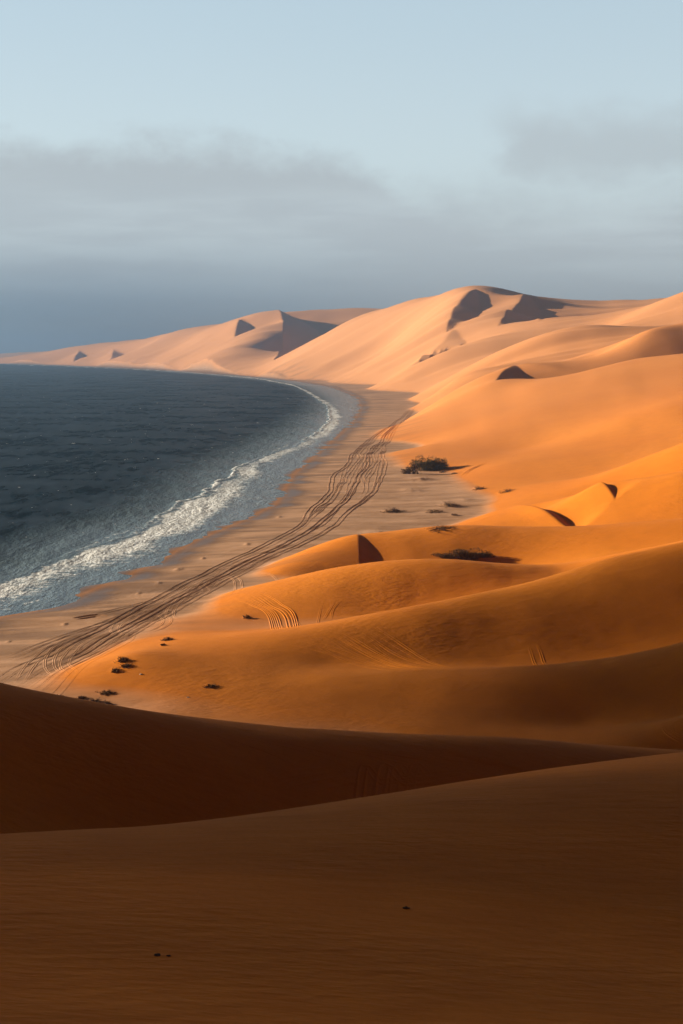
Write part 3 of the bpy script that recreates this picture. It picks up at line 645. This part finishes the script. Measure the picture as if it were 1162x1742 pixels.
def stone(px, py, r, m, label, cat='stone', sq=0.5):
    p, k = spot(px, py); b = MB(); nu, nv = 9, 6
    for j in range(nv):
        for i in range(nu):
            ph = math.pi * (j + 0.5) / nv; t = 2 * math.pi * i / nu; R = r * rng.uniform(0.75, 1.2)
            b.v.append((R * math.sin(ph) * math.cos(t) * 1.3, R * math.sin(ph) * math.sin(t), R * math.cos(ph) * sq))
    for j in range(nv - 1):
        for i in range(nu): b.f.append((j * nu + i, (j + 1) * nu + i, (j + 1) * nu + (i + 1) % nu, j * nu + (i + 1) % nu))
    b.f.append(tuple(range(nu))); b.f.append(tuple(range((nv - 1) * nu, nv * nu))[::-1])
    o = b.build('stone', m, None, (p[0], p[1], p[2] + r * sq * 0.4)); o['label'] = label; o['category'] = cat
stone(691, 1546, 0.12, ROCK, 'dark stone alone on the smooth shaded foreground sand, right of centre')
stone(268, 1626, 0.11, ROCK, 'larger of two small brown stones side by side on the shaded foreground sand')
stone(287, 1627, 0.07, ROCK, 'smaller of two small brown stones side by side on the shaded foreground sand')
stone(240, 1148, 0.22, SHELL, 'white pebble on orange sand right of the speckled scrub patch')
stone(320, 1187, 0.18, SHELL, 'white pebble on orange sand just above the shaded ridge')

def build_shade_puffs():
    """unseen puffs added out over the sea, between the sun and the near dunes, to shade the foreground"""
    g = random.Random(5); V = []; F = []; t = (1 + 5 ** 0.5) / 2
    iv = [(-1, t, 0), (1, t, 0), (-1, -t, 0), (1, -t, 0), (0, -1, t), (0, 1, t), (0, -1, -t), (0, 1, -t), (t, 0, -1), (t, 0, 1), (-t, 0, -1), (-t, 0, 1)]
    iv = [Vector(v).normalized() for v in iv]
    it = [(0, 11, 5), (0, 5, 1), (0, 1, 7), (0, 7, 10), (0, 10, 11), (1, 5, 9), (5, 11, 4), (11, 10, 2), (10, 7, 6), (7, 1, 8), (3, 9, 4), (3, 4, 2), (3, 2, 6), (3, 6, 8), (3, 8, 9), (4, 9, 5), (2, 4, 11), (6, 2, 10), (8, 6, 7), (9, 8, 1)]
    st = lambda a, b, x: (lambda q: q * q * (3 - 2 * q))(min(1, max(0, (x - a) / (b - a))))
    R = 2.8; S = Vector(sd); N_ = int(420 * 380 * S.z / (math.pi * R * R) * 4.7)
    for _ in range(N_):
        x = g.uniform(-160, 260); y = g.uniform(-40, 340)
        c = (0.99 - 0.10 * st(236, 262, y)) * st(-30, 12, x + (235 - y) * 0.5) * st(284, 232, y)
        c = max(c, (0.99 - 0.5 * st(-22, 26, x) * st(40, 110, y)) * st(214, 180, y))
        if g.random() > -math.log(1 - min(c, 0.985)) / 4.7: continue
        z0 = 4 + 28 * st(220, 90, y); k = g.uniform(480, 640) / S.z; r = R * g.uniform(0.7, 1.3)
        p = Vector((x, y, z0)) + S * k; n0 = len(V)
        for v in iv: V.append(p + v * r * g.uniform(0.8, 1.2))
        for f in it: F.append((f[0] + n0, f[1] + n0, f[2] + n0))
    me = bpy.data.meshes.new('shade_puffs'); me.from_pydata(V, [], F); m, N, L = mat_new('shade_puff_white'); out = N.new('ShaderNodeOutputMaterial'); b = N.new('ShaderNodeBsdfDiffuse')
    b.inputs[0].default_value = (0.85, 0.86, 0.88, 1); L.new(b.outputs[0], out.inputs[0]); me.materials.append(m); me.polygons.foreach_set('use_smooth', np.ones(len(F), bool))
    o = bpy.data.objects.new('shade_puffs', me); COL.objects.link(o); o['kind'] = 'stuff'
build_shade_puffs()  # off-camera puffs, added only to block sun from the near ground

def build_haze():
    bpy.ops.mesh.primitive_cube_add(size=1); o = bpy.context.object; o.name = 'haze'; o['kind'] = 'stuff'
    zt = max(float(ZT.max()), H0) + 15.0; zb = -8.0
    o.scale = (70000, 70000, zt - zb); o.location = (0, 20000, (zt + zb) / 2)
    m, N, L = mat_new('haze_air'); out = N.new('ShaderNodeOutputMaterial'); v = N.new('ShaderNodeVolumePrincipled')
    v.inputs['Color'].default_value = (0.25, 0.41, 0.64, 1); v.inputs['Density'].default_value = 0.00019; v.inputs['Anisotropy'].default_value = 0.72
    L.new(v.outputs[0], out.inputs['Volume']); o.data.materials.append(m)
build_haze()
